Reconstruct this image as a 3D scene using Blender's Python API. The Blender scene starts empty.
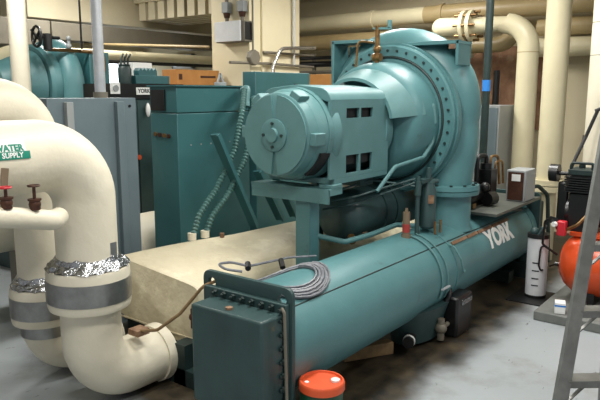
import bpy, bmesh, math, random
from mathutils import Vector, Matrix
random.seed(7)
PI=math.pi
S=bpy.context.scene
COL=S.collection
V=Vector

# ------------------------------------------------------------------ helpers
class MB:
    def __init__(s): s.v=[]; s.f=[]; s.hard=[]
    def add(s,vs,fs):
        n=len(s.v); s.v+= [V(p) for p in vs]; s.f+=[tuple(i+n for i in f) for f in fs]; return s
    def box(s,x0,x1,y0,y1,z0,z1):
        return s.add([(x,y,z) for x in(x0,x1) for y in(y0,y1) for z in(z0,z1)],
            [(0,1,3,2),(4,6,7,5),(0,4,5,1),(2,3,7,6),(0,2,6,4),(1,5,7,3)])
    def obox(s,c,size,m=None):
        h=[q/2 for q in size]; m=m or Matrix.Identity(3); c=V(c)
        return s.add([c+m@V((x*h[0],y*h[1],z*h[2])) for x in(-1,1) for y in(-1,1) for z in(-1,1)],
            [(0,1,3,2),(4,6,7,5),(0,4,5,1),(2,3,7,6),(0,2,6,4),(1,5,7,3)])
    def bar(s,p,q,w,h,up=(0,0,1)):
        p=V(p);q=V(q);x=(q-p).normalized();up=V(up);y=up.cross(x).normalized();z=x.cross(y)
        m=Matrix((x,y,z)).transposed()
        return s.obox((p+q)/2,((q-p).length,w,h),m)
    def loft(s,rings,caps=True,closed=False):
        n=len(rings[0]); b=len(s.v)
        for r in rings: s.v+=[V(p) for p in r]
        R=len(rings)
        for i in range(R-1 if not closed else R):
            i2=(i+1)%R
            for j in range(n):
                j2=(j+1)%n
                s.f.append((b+i*n+j,b+i*n+j2,b+i2*n+j2,b+i2*n+j))
        if caps and not closed:
            s.f.append(tuple(b+j for j in range(n))); s.f.append(tuple(b+(R-1)*n+j for j in range(n)))
        return s
    def tube(s,pts,r,n=16,caps=True,closed=False):
        pts=[V(p) for p in pts]; N=len(pts)
        rr=list(r) if isinstance(r,(list,tuple)) else [r]*N
        rings=[];nrm=None
        for i,p in enumerate(pts):
            if closed: t=(pts[(i+1)%N]-pts[i-1]).normalized()
            elif i==0: t=(pts[1]-p).normalized()
            elif i==N-1: t=(p-pts[-2]).normalized()
            else: t=((pts[i+1]-p).normalized()+(p-pts[i-1]).normalized()).normalized()
            if nrm is None:
                a=V((0,0,1)) if abs(t.z)<.9 else V((1,0,0)); nrm=t.cross(a).normalized()
            else: nrm=(nrm-t*nrm.dot(t)).normalized()
            bn=t.cross(nrm)
            rings.append([p+(nrm*math.cos(2*PI*k/n)+bn*math.sin(2*PI*k/n))*rr[i] for k in range(n)])
        return s.loft(rings,caps,closed)
    def cyl(s,p,q,r0,r1=None,n=24): return s.tube([p,q],[r0,r0 if r1 is None else r1],n)
    def lathe(s,o,ax,prof,n=40,a0=0,a1=2*PI,ref=None):
        """prof: list of (t along axis, radius)"""
        o=V(o);ax=V(ax).normalized(); a=V(ref) if ref else (V((0,0,1)) if abs(ax.z)<.9 else V((1,0,0)))
        u=(a-ax*a.dot(ax)).normalized(); w=ax.cross(u)
        full=abs(a1-a0-2*PI)<1e-6
        if full:
            return s.loft([[o+ax*t+(u*math.cos(2*PI*k/n)+w*math.sin(2*PI*k/n))*max(r,1e-4) for k in range(n)] for t,r in prof])
        rings=[]
        for k in range(n+1):
            g=a0+(a1-a0)*k/n
            rings.append([o+ax*t+(u*math.cos(g)+w*math.sin(g))*r for t,r in prof])
        return s.loft(rings)
    def prism(s,poly,fn,d0,d1):
        return s.loft([[fn(a,b,d) for a,b in poly] for d in(d0,d1)])
    def sphere(s,c,r,n=12,sc=(1,1,1)):
        c=V(c); prof=[]
        rings=[]
        for i in range(n+1):
            ph=PI*i/n; z=-math.cos(ph); q=max(math.sin(ph),1e-3)
            rings.append([c+V((r*q*math.cos(2*PI*k/(2*n))*sc[0],r*q*math.sin(2*PI*k/(2*n))*sc[1],r*z*sc[2])) for k in range(2*n)])
        return s.loft(rings)

def arc(c,u,w,r,a0,a1,n=10):
    c=V(c);u=V(u);w=V(w)
    return [c+(u*math.cos(a0+(a1-a0)*i/n)+w*math.sin(a0+(a1-a0)*i/n))*r for i in range(n+1)]
def fillet(pts,r,seg=6):
    pts=[V(p) for p in pts]; out=[pts[0]]
    for i in range(1,len(pts)-1):
        a,b,c=pts[i-1],pts[i],pts[i+1]; d1=(a-b);d2=(c-b)
        ang=d1.angle(d2); k=min(r/math.tan(ang/2),d1.length*.49,d2.length*.49)
        p=b+d1.normalized()*k;q=b+d2.normalized()*k
        for j in range(seg+1):
            t=j/seg; out.append(p*(1-t)**2+b*2*t*(1-t)+q*t*t)
    out.append(pts[-1]); return out

def empty(name,label,cat,loc,group=None):
    o=bpy.data.objects.new(name,None); COL.objects.link(o); o.location=loc
    o.empty_display_size=.1
    o['label']=label;o['category']=cat
    if group:o['group']=group
    return o
def origin(o):
    p=V((0,0,0))
    while o: p=p+o.location; o=o.parent
    return p
def mk(name,mb,mat,parent=None,bev=0,smooth=True,loc=None,label=None,ang=35):
    """mesh in world coordinates, moved to its own origin; child of parent"""
    og=V(loc) if loc is not None else (origin(parent) if parent else None)
    if og is None:
        xs=[p.x for p in mb.v];ys=[p.y for p in mb.v];zs=[p.z for p in mb.v]
        og=V(((min(xs)+max(xs))/2,(min(ys)+max(ys))/2,min(zs)))
    me=bpy.data.meshes.new(name)
    me.from_pydata([tuple(p-og) for p in mb.v],[],mb.f)
    bm=bmesh.new();bm.from_mesh(me)
    bmesh.ops.remove_doubles(bm,verts=bm.verts,dist=1e-5)
    bmesh.ops.recalc_face_normals(bm,faces=bm.faces);bm.to_mesh(me);bm.free()
    me.materials.append(mat)
    o=bpy.data.objects.new(name,me);COL.objects.link(o)
    if parent: o.parent=parent; o.location=og-origin(parent)
    else: o.location=og
    if smooth:
        me.shade_smooth(); me.set_sharp_from_angle(angle=math.radians(ang))
    if bev:
        b=o.modifiers.new('bevel','BEVEL');b.width=bev;b.segments=2;b.limit_method='ANGLE';b.angle_limit=math.radians(40)
        b.harden_normals=False
    if label:o['label']=label
    return o
def thing(name,mb,mat,label,cat,group=None,bev=0,**k):
    o=mk(name,mb,mat,None,bev,label=label,**k);o['category']=cat
    if group:o['group']=group
    return o
def struct(name,mb,mat,parent=None,**k):
    o=mk(name,mb,mat,parent,**k)
    if not parent:o['kind']='structure'
    return o
def copies(src,locs,rots=None):
    par=src.parent; po=origin(par) if par else V((0,0,0)); out=[]
    for i,l in enumerate(locs):
        c=src.copy();COL.objects.link(c);c.parent=par;c.location=V(l)-po
        if rots:c.rotation_euler=rots[i]
        out.append(c)
    return out
def textmesh(txt,size,off=0):
    cu=bpy.data.curves.new('t','FONT');cu.body=txt;cu.size=size;cu.offset=off;cu.resolution_u=3
    cu.align_x='CENTER';cu.align_y='CENTER'
    o=bpy.data.objects.new('t',cu);COL.objects.link(o);bpy.context.view_layer.update()
    dg=bpy.context.evaluated_depsgraph_get();me=o.evaluated_get(dg).to_mesh()
    bm=bmesh.new();bm.from_mesh(me)
    bmesh.ops.triangulate(bm,faces=bm.faces)
    bmesh.ops.subdivide_edges(bm,edges=[e for e in bm.edges if e.calc_length()>size*.15],cuts=2)
    r=bmesh.ops.extrude_face_region(bm,geom=bm.faces[:]);
    for e in r['geom']:
        if isinstance(e,bmesh.types.BMVert): e.co.z+=1
    vs=[v.co.copy() for v in bm.verts];fs=[tuple(v.index for v in f.verts) for f in bm.faces] if not bm.verts.index_update() else []
    bm.free();o.to_mesh_clear();bpy.data.objects.remove(o);bpy.data.curves.remove(cu)
    return vs,fs
def text(txt,size,fn,off=0):
    vs,fs=textmesh(txt,size,off); m=MB(); m.add([fn(p.x,p.y,p.z) for p in vs],fs); return m

# ------------------------------------------------------------------ materials
def lin(c):
    return tuple(((x/255)/12.92 if x/255<=.04045 else ((x/255+.055)/1.055)**2.4) for x in c)+(1,)
def mat(name,c,rough=.5,metal=0,c2=None,amt=.5,scale=4,bump=0,bscale=30,spec=.5,c3=None,c3t=(.62,.7),c3scale=3,coord='Object',detail=5,bdist=.01):
    m=bpy.data.materials.new(name);m.use_nodes=True;nt=m.node_tree;N=nt.nodes;L=nt.links
    b=N['Principled BSDF'];b.inputs['Roughness'].default_value=rough;b.inputs['Metallic'].default_value=metal
    b.inputs['Specular IOR Level'].default_value=spec
    b.inputs['Base Color'].default_value=lin(c)
    tc=N.new('ShaderNodeTexCoord');out=None
    def noise(sc,det=detail):
        n=N.new('ShaderNodeTexNoise');n.inputs['Scale'].default_value=sc;n.inputs['Detail'].default_value=det
        n.inputs['Roughness'].default_value=.6
        L.new(tc.outputs[coord],n.inputs['Vector']);return n
    if c2:
        n=noise(scale);r=N.new('ShaderNodeValToRGB')
        r.color_ramp.elements[0].position=.5-amt/2;r.color_ramp.elements[1].position=.5+amt/2
        r.color_ramp.elements[0].color=lin(c2);r.color_ramp.elements[1].color=lin(c)
        L.new(n.outputs['Fac'],r.inputs['Fac']);out=r.outputs['Color']
    if c3:
        n=noise(c3scale,8);r=N.new('ShaderNodeValToRGB')
        r.color_ramp.elements[0].position=c3t[0];r.color_ramp.elements[1].position=c3t[1]
        r.color_ramp.elements[0].color=(0,0,0,1);r.color_ramp.elements[1].color=(1,1,1,1)
        L.new(n.outputs['Fac'],r.inputs['Fac'])
        mx=N.new('ShaderNodeMix');mx.data_type='RGBA';L.new(r.outputs['Color'],mx.inputs[0])
        if out:L.new(out,mx.inputs[6])
        else:mx.inputs[6].default_value=lin(c)
        mx.inputs[7].default_value=lin(c3);out=mx.outputs[2]
    if out:L.new(out,b.inputs['Base Color'])
    if bump:
        n=noise(bscale,3);bp=N.new('ShaderNodeBump');bp.inputs['Strength'].default_value=bump;bp.inputs['Distance'].default_value=bdist
        L.new(n.outputs['Fac'],bp.inputs['Height']);L.new(bp.outputs['Normal'],b.inputs['Normal'])
    return m
def emit(name,c,s):
    m=bpy.data.materials.new(name);m.use_nodes=True;b=m.node_tree.nodes['Principled BSDF']
    b.inputs['Base Color'].default_value=lin(c);b.inputs['Emission Color'].default_value=lin(c);b.inputs['Emission Strength'].default_value=s
    return m
TEAL=mat('teal_paint',(84,129,132),.46,0,(72,115,118),.5,3,.12,60,c3=(62,88,88),c3t=(.64,.8),c3scale=5,bdist=.004)
TEALM=mat('teal_paint_motor',(90,131,132),.5,0,(79,119,120),.5,5,.1,60,c3=(66,100,98),c3t=(.66,.8),c3scale=7,bdist=.004)
TEALD=mat('teal_paint_dark',(50,76,75),.46,0,(38,60,60),.5,5,.15,50,c3=(92,84,62),c3t=(.68,.76),c3scale=6,bdist=.004)
TEALC=mat('teal_cabinet_paint',(54,101,104),.45,0,(47,91,94),.5,2.5,.05,40,c3=(86,128,126),c3t=(.72,.78),c3scale=12)
DGRN=mat('dark_green_steel',(30,52,50),.5,0,(18,32,31),.5,6,.2,40)
HOSE=mat('hose_green',(72,112,108),.5,0,(54,88,84),.5,8)
CREAM=mat('cream_insulation_paint',(226,219,198),.5,0,(213,204,182),.6,2.2,.5,9,c3=(170,152,114),c3t=(.68,.8),c3scale=3.5,bdist=.012)
CREAMP=mat('cream_pipe_paint',(216,207,174),.4,0,(203,193,160),.5,3,.2,12,c3=(150,128,92),c3t=(.72,.8),c3scale=4)
CREAME=mat('cream_evaporator_jacket',(216,206,178),.55,0,(200,188,158),.6,3,.8,8,c3=(222,213,184),c3t=(.56,.66),c3scale=5,bdist=.02)
TANP=mat('tan_pipe_paint',(178,158,116),.4,0,(158,138,98),.5,3,.1,12,c3=(120,98,70),c3t=(.66,.78),c3scale=3)
WALL=mat('beige_wall_paint',(212,200,168),.7,0,(202,190,158),.5,1.2,.1,30,coord='Generated')
COLM=mat('cream_column_paint',(226,215,182),.6,0,(216,204,170),.5,1.6,.05,30)
CEIL=mat('ceiling_paint',(176,166,138),.8,0,(158,148,120),.5,1)
DUCT=mat('duct_paint',(214,204,176),.6,0,(200,190,162),.5,2)
GREY=mat('grey_cabinet_paint',(108,122,128),.42,0,(96,111,117),.5,2.5,.05,40)
GREYL=mat('light_grey_paint',(152,156,156),.5,0,(140,144,145),.5,3)
GREYD=mat('dull_galvanised_duct',(128,122,108),.55,.2,(106,100,88),.5,2)
GALV=mat('galvanised_steel',(204,207,210),.4,.35,(176,180,184),.5,9)
CHROME=mat('bright_conduit',(200,200,198),.25,.9)
FOIL=mat('aluminium_foil_tape',(190,192,194),.22,.95,(140,142,146),.5,14,1,24,bdist=.02)
BAND=mat('aluminium_jacket_band',(172,172,170),.36,.85,(130,130,128),.5,7,.3,20)
ALU=mat('ladder_aluminium',(138,138,134),.42,.5,(108,108,104),.5,12)
BLACK=mat('black_rubber',(20,20,22),.5,0,(12,12,13),.5,8)
BLACKM=mat('black_machine_paint',(26,26,27),.35,0,(14,14,15),.5,10,c3=(74,70,62),c3t=(.7,.78),c3scale=12)
RUST=mat('rusty_tape',(150,120,92),.7,0,(96,66,46),.4,14)
ORANGE=mat('orange_lid_plastic',(226,94,50),.45,0,(212,82,42),.5,6,c3=(232,140,100),c3t=(.66,.74),c3scale=9)
RED=mat('orange_red_enamel',(224,88,44),.25,0,(212,76,36),.5,4)
REDP=mat('red_plastic',(196,36,48),.4)
BLUE=mat('blue_tape',(40,120,200),.5)
WHITE=mat('white_enamel',(222,224,226),.35,0,(206,208,210),.5,5)
PAPER=mat('white_label',(232,232,228),.6)
CARD=mat('corrugated_cardboard',(186,132,72),.8,0,(168,114,58),.5,5)
WOOD=mat('weathered_wood',(150,122,84),.8,0,(106,84,56),.5,10,.3,30)
BRICK=mat('brown_brick',(176,136,106),.85,0,(120,84,62),.5,6,c3=(178,150,120),c3t=(.6,.7),c3scale=4)
STKG=mat('green_sticker',(22,128,104),.4)
GREENL=mat('green_pail_plastic',(24,78,52),.4)
BRASS=mat('dirty_brass',(150,116,70),.4,.6,(84,60,34),.5,20)
BRNZ=mat('rust_brown_valve',(86,52,36),.5,.3,(52,30,22),.5,20)
CABLE=mat('grey_cable_jacket',(132,134,140),.4,0,(88,90,96),.5,30)
DARK=mat('vent_shade_black',(14,16,16),.7)  # near-black standing in for the shade inside the motor vents
GLASS=mat('milky_sight_glass',(120,104,84),.2)
PINK=mat('red_fluid',(160,58,52),.3)
GLOW=emit('daylight_window',(236,244,250),4)
CONC=mat('plinth_concrete',(122,125,120),.7,0,(98,101,97),.5,6)
PLAT=mat('dark_platform_paint',(92,94,86),.5,0,(66,70,66),.5,6)
LAMPM=emit('lamp_diffuser',(255,250,238),5)
# floor material: grey paint with scuffs and an oily patch round the machine
def floor_mat():
    m=mat('grey_floor_paint',(162,168,170),.45,0,(148,154,157),.5,1.1,.08,30)
    nt=m.node_tree;N=nt.nodes;L=nt.links;b=N['Principled BSDF'];base=b.inputs['Base Color'].links[0].from_socket
    tc=N.new('ShaderNodeTexCoord')
    def stain(prev,sc,lo,hi,col,mul=None,vec=(1,1,1)):
        mp=N.new('ShaderNodeMapping');mp.inputs['Scale'].default_value=vec;mp.inputs['Rotation'].default_value=(0,0,.5);L.new(tc.outputs['Object'],mp.inputs[0])
        n=N.new('ShaderNodeTexNoise');n.inputs['Scale'].default_value=sc;n.inputs['Detail'].default_value=6;n.inputs['Roughness'].default_value=.65
        L.new(mp.outputs[0],n.inputs['Vector'])
        r=N.new('ShaderNodeMapRange');r.inputs[1].default_value=lo;r.inputs[2].default_value=hi
        L.new(n.outputs['Fac'],r.inputs[0]);f=r.outputs[0]
        if mul:
            q=N.new('ShaderNodeMath');q.operation='MULTIPLY';L.new(f,q.inputs[0]);L.new(mul,q.inputs[1]);f=q.outputs[0]
        mx=N.new('ShaderNodeMix');mx.data_type='RGBA';L.new(f,mx.inputs[0]);L.new(prev,mx.inputs[6]);mx.inputs[7].default_value=lin(col)
        return mx.outputs[2]
    c=stain(base,5,.65,.68,(92,92,88),None,(1,3.2,1))
    c=stain(c,20,.69,.71,(84,84,80))
    c=stain(c,1.6,.55,.75,(134,134,130))
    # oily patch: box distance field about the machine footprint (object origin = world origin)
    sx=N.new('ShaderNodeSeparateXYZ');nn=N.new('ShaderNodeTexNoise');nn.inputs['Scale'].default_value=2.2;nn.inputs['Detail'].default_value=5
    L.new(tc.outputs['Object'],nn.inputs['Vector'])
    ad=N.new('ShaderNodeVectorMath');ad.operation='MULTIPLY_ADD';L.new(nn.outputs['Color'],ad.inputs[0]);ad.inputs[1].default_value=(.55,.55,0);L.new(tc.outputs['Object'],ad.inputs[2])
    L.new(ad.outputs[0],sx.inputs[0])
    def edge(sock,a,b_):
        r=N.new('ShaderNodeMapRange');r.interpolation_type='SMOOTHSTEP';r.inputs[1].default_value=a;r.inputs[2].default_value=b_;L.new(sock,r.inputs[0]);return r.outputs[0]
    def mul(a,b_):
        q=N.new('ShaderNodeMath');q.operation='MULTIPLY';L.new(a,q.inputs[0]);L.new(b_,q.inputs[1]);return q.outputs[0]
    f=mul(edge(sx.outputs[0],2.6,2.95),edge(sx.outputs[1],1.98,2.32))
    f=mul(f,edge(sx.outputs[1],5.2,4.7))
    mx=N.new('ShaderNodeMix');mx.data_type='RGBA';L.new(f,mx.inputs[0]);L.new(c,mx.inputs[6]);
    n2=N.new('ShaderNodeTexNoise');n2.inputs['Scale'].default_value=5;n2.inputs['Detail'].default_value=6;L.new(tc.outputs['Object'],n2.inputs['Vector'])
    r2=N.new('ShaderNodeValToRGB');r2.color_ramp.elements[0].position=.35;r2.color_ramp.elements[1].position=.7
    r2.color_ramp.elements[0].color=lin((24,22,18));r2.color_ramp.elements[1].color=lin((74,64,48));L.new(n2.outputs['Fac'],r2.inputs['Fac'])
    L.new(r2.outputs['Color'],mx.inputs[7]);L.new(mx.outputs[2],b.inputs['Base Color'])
    return m
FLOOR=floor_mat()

# ------------------------------------------------------------------ setting
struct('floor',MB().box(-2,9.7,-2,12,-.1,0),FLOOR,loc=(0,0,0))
CH=4.1
struct('ceiling',MB().box(-2,9.9,-2,12.2,CH,CH+.1),CEIL)
# end wall with a bare brick panel set in it
struct('wall_right',MB().box(9.7,9.9,-2,12.2,-.1,CH),WALL)
struct('wall_back',MB().box(-2,9.7,12,12.2,-.1,CH),WALL)
struct('trim_1',MB().box(9.64,9.7,3.0,5.2,1.5,2.72),BRICK)
# windows in the back wall
for i,(x0,x1,z0,z1) in enumerate([(8.1,8.95,2.1,2.66),(9.05,9.6,2.1,2.66)]):
    w=struct('window_%d'%(i+1),MB().box(x0,x1,11.97,11.99,z0,z1),GLOW)
    f=MB()
    for a,b,c,d in[(x0-.05,x1+.05,z0-.05,z0),(x0-.05,x1+.05,z1,z1+.05),(x0-.05,x0,z0,z1),(x1,x1+.05,z0,z1),((x0+x1)/2-.02,(x0+x1)/2+.02,z0,z1)]:
        f.box(a,b,11.93,12.0,c,d)
    mk('window_frame',f,WHITE,w)
w=struct('window_3',MB().box(9.66,9.68,10.35,10.9,2.6,2.8),GLOW)
f=MB().box(9.62,9.7,10.3,10.35,2.5,2.85).box(9.62,9.7,10.9,10.95,2.5,2.85).box(9.62,9.7,10.3,10.95,2.8,2.85).box(9.62,9.7,10.3,10.95,2.55,2.6)
mk('window_frame',f,WHITE,w)
# ceiling beams
for i,x in enumerate([2.4,4.8,8.6]):
    struct('trim_%d'%(i+2),MB().box(x,x+.28,-2,12,3.72,CH),CEIL)

# cream column
col=thing('structural_column',MB().box(7.0,7.24,6.3,7.06,0,CH).box(7.24,8.12,6.26,7.06,0,CH),COLM,
  'broad square cream painted column behind the teal cabinets','column',bev=.01)
# corner angle conduit lines on column
thing('vertical_conduit',MB().cyl((7.9,6.2,2.45),(7.9,6.2,CH),.018,n=12),GALV,'thin grey conduit rising up the right edge of the cream column','conduit')
o=empty('conduit_drop','thin vertical grey conduit ending in a round junction box on the cream column','conduit',(6.97,6.27,2.55))
mk('conduit',MB().cyl((6.96,6.2,2.6),(6.96,6.2,CH),.014,n=12),GREYD,o)
mk('junction_box',MB().lathe((6.95,6.22,2.53),(0,-1,0),[(0,.11),(.07,.11),(.08,.1),(.08,0)],8),GREYD,o)
# white box with conduits on the column's left face
o=empty('wall_control_box','white control box on the left face of the cream column','control box',(6.9,6.7,2.78))
mk('housing',MB().box(6.83,6.995,6.24,6.80,2.75,3.04),GREYD,o,bev=.01)
mk('cover',MB().box(6.80,6.83,6.3,6.80,2.76,3.04),WHITE,o,bev=.006)
mk('dark_side',MB().box(6.84,6.98,6.232,6.238,2.78,3.02),BLACK,o)  # black sheet that makes the box's right side dark
for k,y in enumerate((6.66,6.36)):
    o=empty('conduit_fitting','conduit with square fitting above the white control box, '+('left one' if k==0 else 'right one'),'conduit',(6.9,y,3.05))
    mk('conduit',MB().cyl((6.92,y,3.042),(6.92,y,CH),.028,n=12),GREYD,o)
    mk('fitting',MB().box(6.87,6.97,y-.06,y+.06,3.17,3.32),GREYL,o,bev=.008)
    mk('coupling',MB().cyl((6.92,y,3.1),(6.92,y,3.17),.04,.055,12),BRNZ,o)

# ducts & ceiling ribs top-left
thing('supply_duct',MB().box(5.55,9.6,9.6,10.4,3.2,3.75),DUCT,'long cream rectangular duct at the upper left','duct',bev=.01)
thing('supply_duct',MB().box(4.4,5.55,9.0,9.8,2.72,3.1),GREYD,'short dull grey duct below the cream duct, left of the steel post','duct',bev=.01)
thing('supply_duct',MB().box(5.7,9.2,9.2,9.6,2.85,3.12),GREYD,'long dull grey duct running below the cream duct, right of the steel post','duct',bev=.01)
m=MB()
for k in range(9): m.box(7.6,8.6,7.3+k*.25,7.3+k*.25+.17,3.3,3.6)
m.box(7.55,8.6,7.2,9.55,3.6,3.68)
thing('ribbed_ceiling_panel',m,DUCT,'cream ribbed panel hung near the ceiling left of the column','panel')
thing('hanging_pipe',MB().tube([(6.4,9.4,2.83),(7.0,7.12,2.72)],.022,10),TANP,'thin brown pipe running across to the left face of the column','pipe')
thing('overhead_pipe',MB().cyl((4.9,8.6,2.62),(9.5,8.6,2.62),.075,n=16),CREAMP,'cream pipe crossing behind the steel post above the windows','pipe')
thing('overhead_pipe',MB().cyl((4.6,8.3,2.5),(9.5,8.3,2.5),.028,n=12),BLACKM,'thin dark pipe just under the cream pipe above the windows','pipe')
thing('pipe_hanger',MB().cyl((5.6,8.3,2.46),(5.6,8.3,3.6),.015,n=8).sphere((5.6,8.3,2.5),.05,6),BLACKM,'thin dark hanger rod with a clamp right of the steel post','hanger')

# ------------------------------------------------------------------ the water chiller
CX=2.7; CY=2.5; CZ=.52; CR=.35
ch=empty('water_chiller','large teal centrifugal water chiller with condenser, compressor and electric motor','chiller',(4.9,3.2,0))
# condenser
shell=mk('condenser_shell',MB().lathe((CX+.03,CY,CZ),(1,0,0),[(0,CR),(4.4,CR)],72),TEAL,ch)
def on_shell(x,ang,dr=0):  # ang measured from -Y (near side) up, degrees
    a=math.radians(ang); return V((x,CY-(CR+dr)*math.cos(a),CZ+(CR+dr)*math.sin(a)))
# weld seam along the upper near side
m=MB().tube([on_shell(x,49,.0) for x in (2.75,7.1)],.005,8); mk('weld_seam',m,DGRN,shell)
# tape strip
m=MB()
for x0,x1 in((5.05,5.35),(5.38,5.6),(5.62,5.95),(5.98,6.4)):
    m.bar(on_shell(x0,43,.008),on_shell(x1,43.5,.008),.03,.012,up=(0,-.7,.7))
mk('tape_strip',m,RUST,shell)
for x in(4.98,6.95): mk('girth_band',MB().lathe((x,CY,CZ),(1,0,0),[(0,CR),(0,CR+.006),(.02,CR+.006),(.02,CR)],72),TEAL,shell)
# YORK lettering wrapped on the shell
a0=24.5
def wrap(x,y,z): 
    return on_shell(6.04+x, a0+math.degrees(y/CR), .001+.003*z)
mk('lettering',text('YORK',.235,wrap,.011),PAPER,shell,smooth=False,label='white painted lettering')
# tube sheets
def roundrect(y0,y1,z0,z1,r,holes=None):
    P=[]
    for cy,cz,a in((y1-r,z1-r,0),(y0+r,z1-r,90),(y0+r,z0+r,180),(y1-r,z0+r,270)):
        for k in range(6):
            t=math.radians(a+90*k/5);P.append((cy+r*math.cos(t),cz+r*math.sin(t)))
    return P
def sheet(name,x0,x1,mat_):
    m=MB().prism(roundrect(2.135,2.845,.06,.96,.05),lambda a,b,d:V((d,a,b)),x0,x1)
    return mk(name,m,mat_,ch,bev=.004)
ts=sheet('tube_sheet',2.70,2.73,TEALD)
# lifting holes cut through the plate
for y in(2.21,2.77):
    c=bpy.data.objects.new('cutter',bpy.data.meshes.new('cutter'))
    mm=MB().cyl((2.6,y,.885),(2.85,y,.885),.034,n=24)
    c.data.from_pydata([tuple(p) for p in mm.v],[],mm.f);
    bm=bmesh.new();bm.from_mesh(c.data);bmesh.ops.recalc_face_normals(bm,faces=bm.faces);bm.to_mesh(c.data);bm.free()
    COL.objects.link(c);md=ts.modifiers.new('hole','BOOLEAN');md.object=c;md.operation='DIFFERENCE';md.solver='EXACT'
    bpy.context.view_layer.update();dg=bpy.context.evaluated_depsgraph_get()
    nm=bpy.data.meshes.new_from_object(ts.evaluated_get(dg));c.location=(0,0,0)
    ts.modifiers.clear();ts.data=nm;bpy.data.objects.remove(c)
    nm.shade_smooth();nm.set_sharp_from_angle(angle=math.radians(35))
ts2=sheet('tube_sheet',7.1,7.14,TEALD)
mk('return_waterbox',MB().box(7.14,7.36,2.17,2.81,.18,.84),TEALD,ch,bev=.02)
# front water box
wb=mk('waterbox',MB().box(2.47,2.66,2.165,2.715,.22,.825),TEALD,ch,bev=.014)
mk('flange',MB().box(2.66,2.70,2.15,2.80,.16,.875),TEALD,wb,bev=.006)
bolt=mk('bolt',MB().lathe((2.65,2.69,.852),(-1,0,0),[(0,.018),(.018,.018),(.018,.011),(.034,.011),(.036,.0)],6),DGRN,wb,loc=(2.65,2.69,.852))
L_=[(2.65,2.69-.075*k,.852) for k in range(1,8)]+[(2.65,2.157,.79-.082*k) for k in range(8)]
copies(bolt,L_)
bolt2=mk('bolt',MB().box(2.62,2.66,2.14,2.165,.5,.53),DGRN,wb,loc=(2.64,2.15,.5)); bpy.data.objects.remove(bolt2)
mk('plug',MB().cyl((2.53,2.46,.825),(2.53,2.46,.838),.022,n=10),RUST,wb)
mk('foot_plate',MB().box(2.66,2.78,2.2,2.8,0,.17),DGRN,ch)
mk('foot_plate',MB().box(7.0,7.14,2.2,2.8,0,.17),DGRN,ch)
mk('grounding_tube',MB().tube(fillet([(2.6,2.13,.88),(2.6,2.11,.86),(2.62,2.11,.3)],.03),.009,8),GREYD,ch)
# skid rails joining condenser and evaporator
mk('skid_rail',MB().box(2.86,2.98,2.6,4.5,0,.12),DGRN,ch);mk('skid_rail',MB().box(6.7,6.85,2.3,4.5,0,.12),DGRN,ch)
# sump under the shell with valve
sm=mk('subcooler_sump',MB().loft([[V((4.72+.36*math.cos(a)*k,2.38+.19*math.sin(a)*k,z)) for a in[2*PI*i/28 for i in range(28)]] for z,k in((.32,1.25),(.2,1.05),(.1,.95),(.03,.9),(0.01,.6))]),TEALD,ch)
mk('drain_valve',MB().cyl((4.46,2.3,.1),(4.30,2.24,.1),.045,n=16),BLACKM,sm)
mk('valve_collar',MB().cyl((4.36,2.262,.1),(4.34,2.254,.1),.05,n=16),PAPER,sm)
o=mk('oil_pump_box',MB().box(4.86,5.16,2.08,2.28,.0,.35),BLACKM,ch,bev=.02)
mk('tube_loop',MB().tube(fillet([(4.78,2.24,.02),(4.78,2.2,.24),(4.86,2.16,.36),(4.95,2.2,.44)],.06),.02,10),BLACK,o)
mk('reflective_label',MB().box(4.94,5.14,2.074,2.079,.27,.31),FOIL,o)
mk('valve_body',MB().sphere((4.72,2.16,.12),.05,8).cyl((4.72,2.16,.02),(4.72,2.16,.2),.03,n=12).cyl((4.72,2.16,.12),(4.85,2.16,.12),.02,n=10),GREYD,o)
# rods strapped round the shell
def strap(x,a0_,a1_,dr=.012,r=.008,lean=0,m_=None):
    pts=[on_shell(x+lean*(k/14),a0_+(a1_-a0_)*k/14,dr) for k in range(15)]
    return MB().tube(pts,r,8)
mk('capillary_tube',strap(4.66,85,-22,.012,.009,.02),TEALM,shell)
mk('capillary_tube',strap(4.76,80,-25,.01,.006,.03),TEALM,shell)
mk('strap_bracket',MB().bar(on_shell(4.66,-8,.02),on_shell(4.8,-8,.02),.02,.012),GALV,shell)
m=MB().tube(fillet([on_shell(5.0,45,.0),on_shell(4.98,36,.045),on_shell(4.99,20,.05),on_shell(5.02,2,.04),on_shell(5.12,1,.01)],.04),.009,8)
mk('lifting_lug',m,TEALM,shell)
# evaporator: insulated shell
EY=3.68
def evring(x,hz,e,zc,tilt):
    P=[]
    for i in range(56):
        t=2*PI*i/56; c,s_=math.cos(t),math.sin(t)
        y=.465*(abs(c)**e)*(1 if c>=0 else -1); z=hz*(abs(s_)**e)*(1 if s_>=0 else -1)
        P.append(V((x,EY+y,zc+z+tilt*y/.47)))
    return P
m=MB().loft([evring(3.0,.235,.16,.50,.045),evring(3.02,.245,.14,.50,.045),evring(3.25,.25,.2,.50,.045),evring(3.5,.29,.35,.48,.04),evring(3.8,.34,.55,.45,.03),evring(4.1,.38,.75,.42,.02),evring(4.5,.40,.9,.41,.01)]+[evring(x,.41,1,.40,0) for x in(5,6,7)])
ev=mk('evaporator_shell',m,CREAME,ch,ang=60)
mk('front_plate',MB().box(2.99,3.002,EY-.44,EY+.44,.29,.3),CREAME,ev)
mk('under_frame',MB().box(3.05,3.4,3.3,4.1,.0,.262),DGRN,ch)
mk('weld_plate',MB().box(2.86,2.99,3.22,3.34,.0,.3),DGRN,ch)
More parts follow.
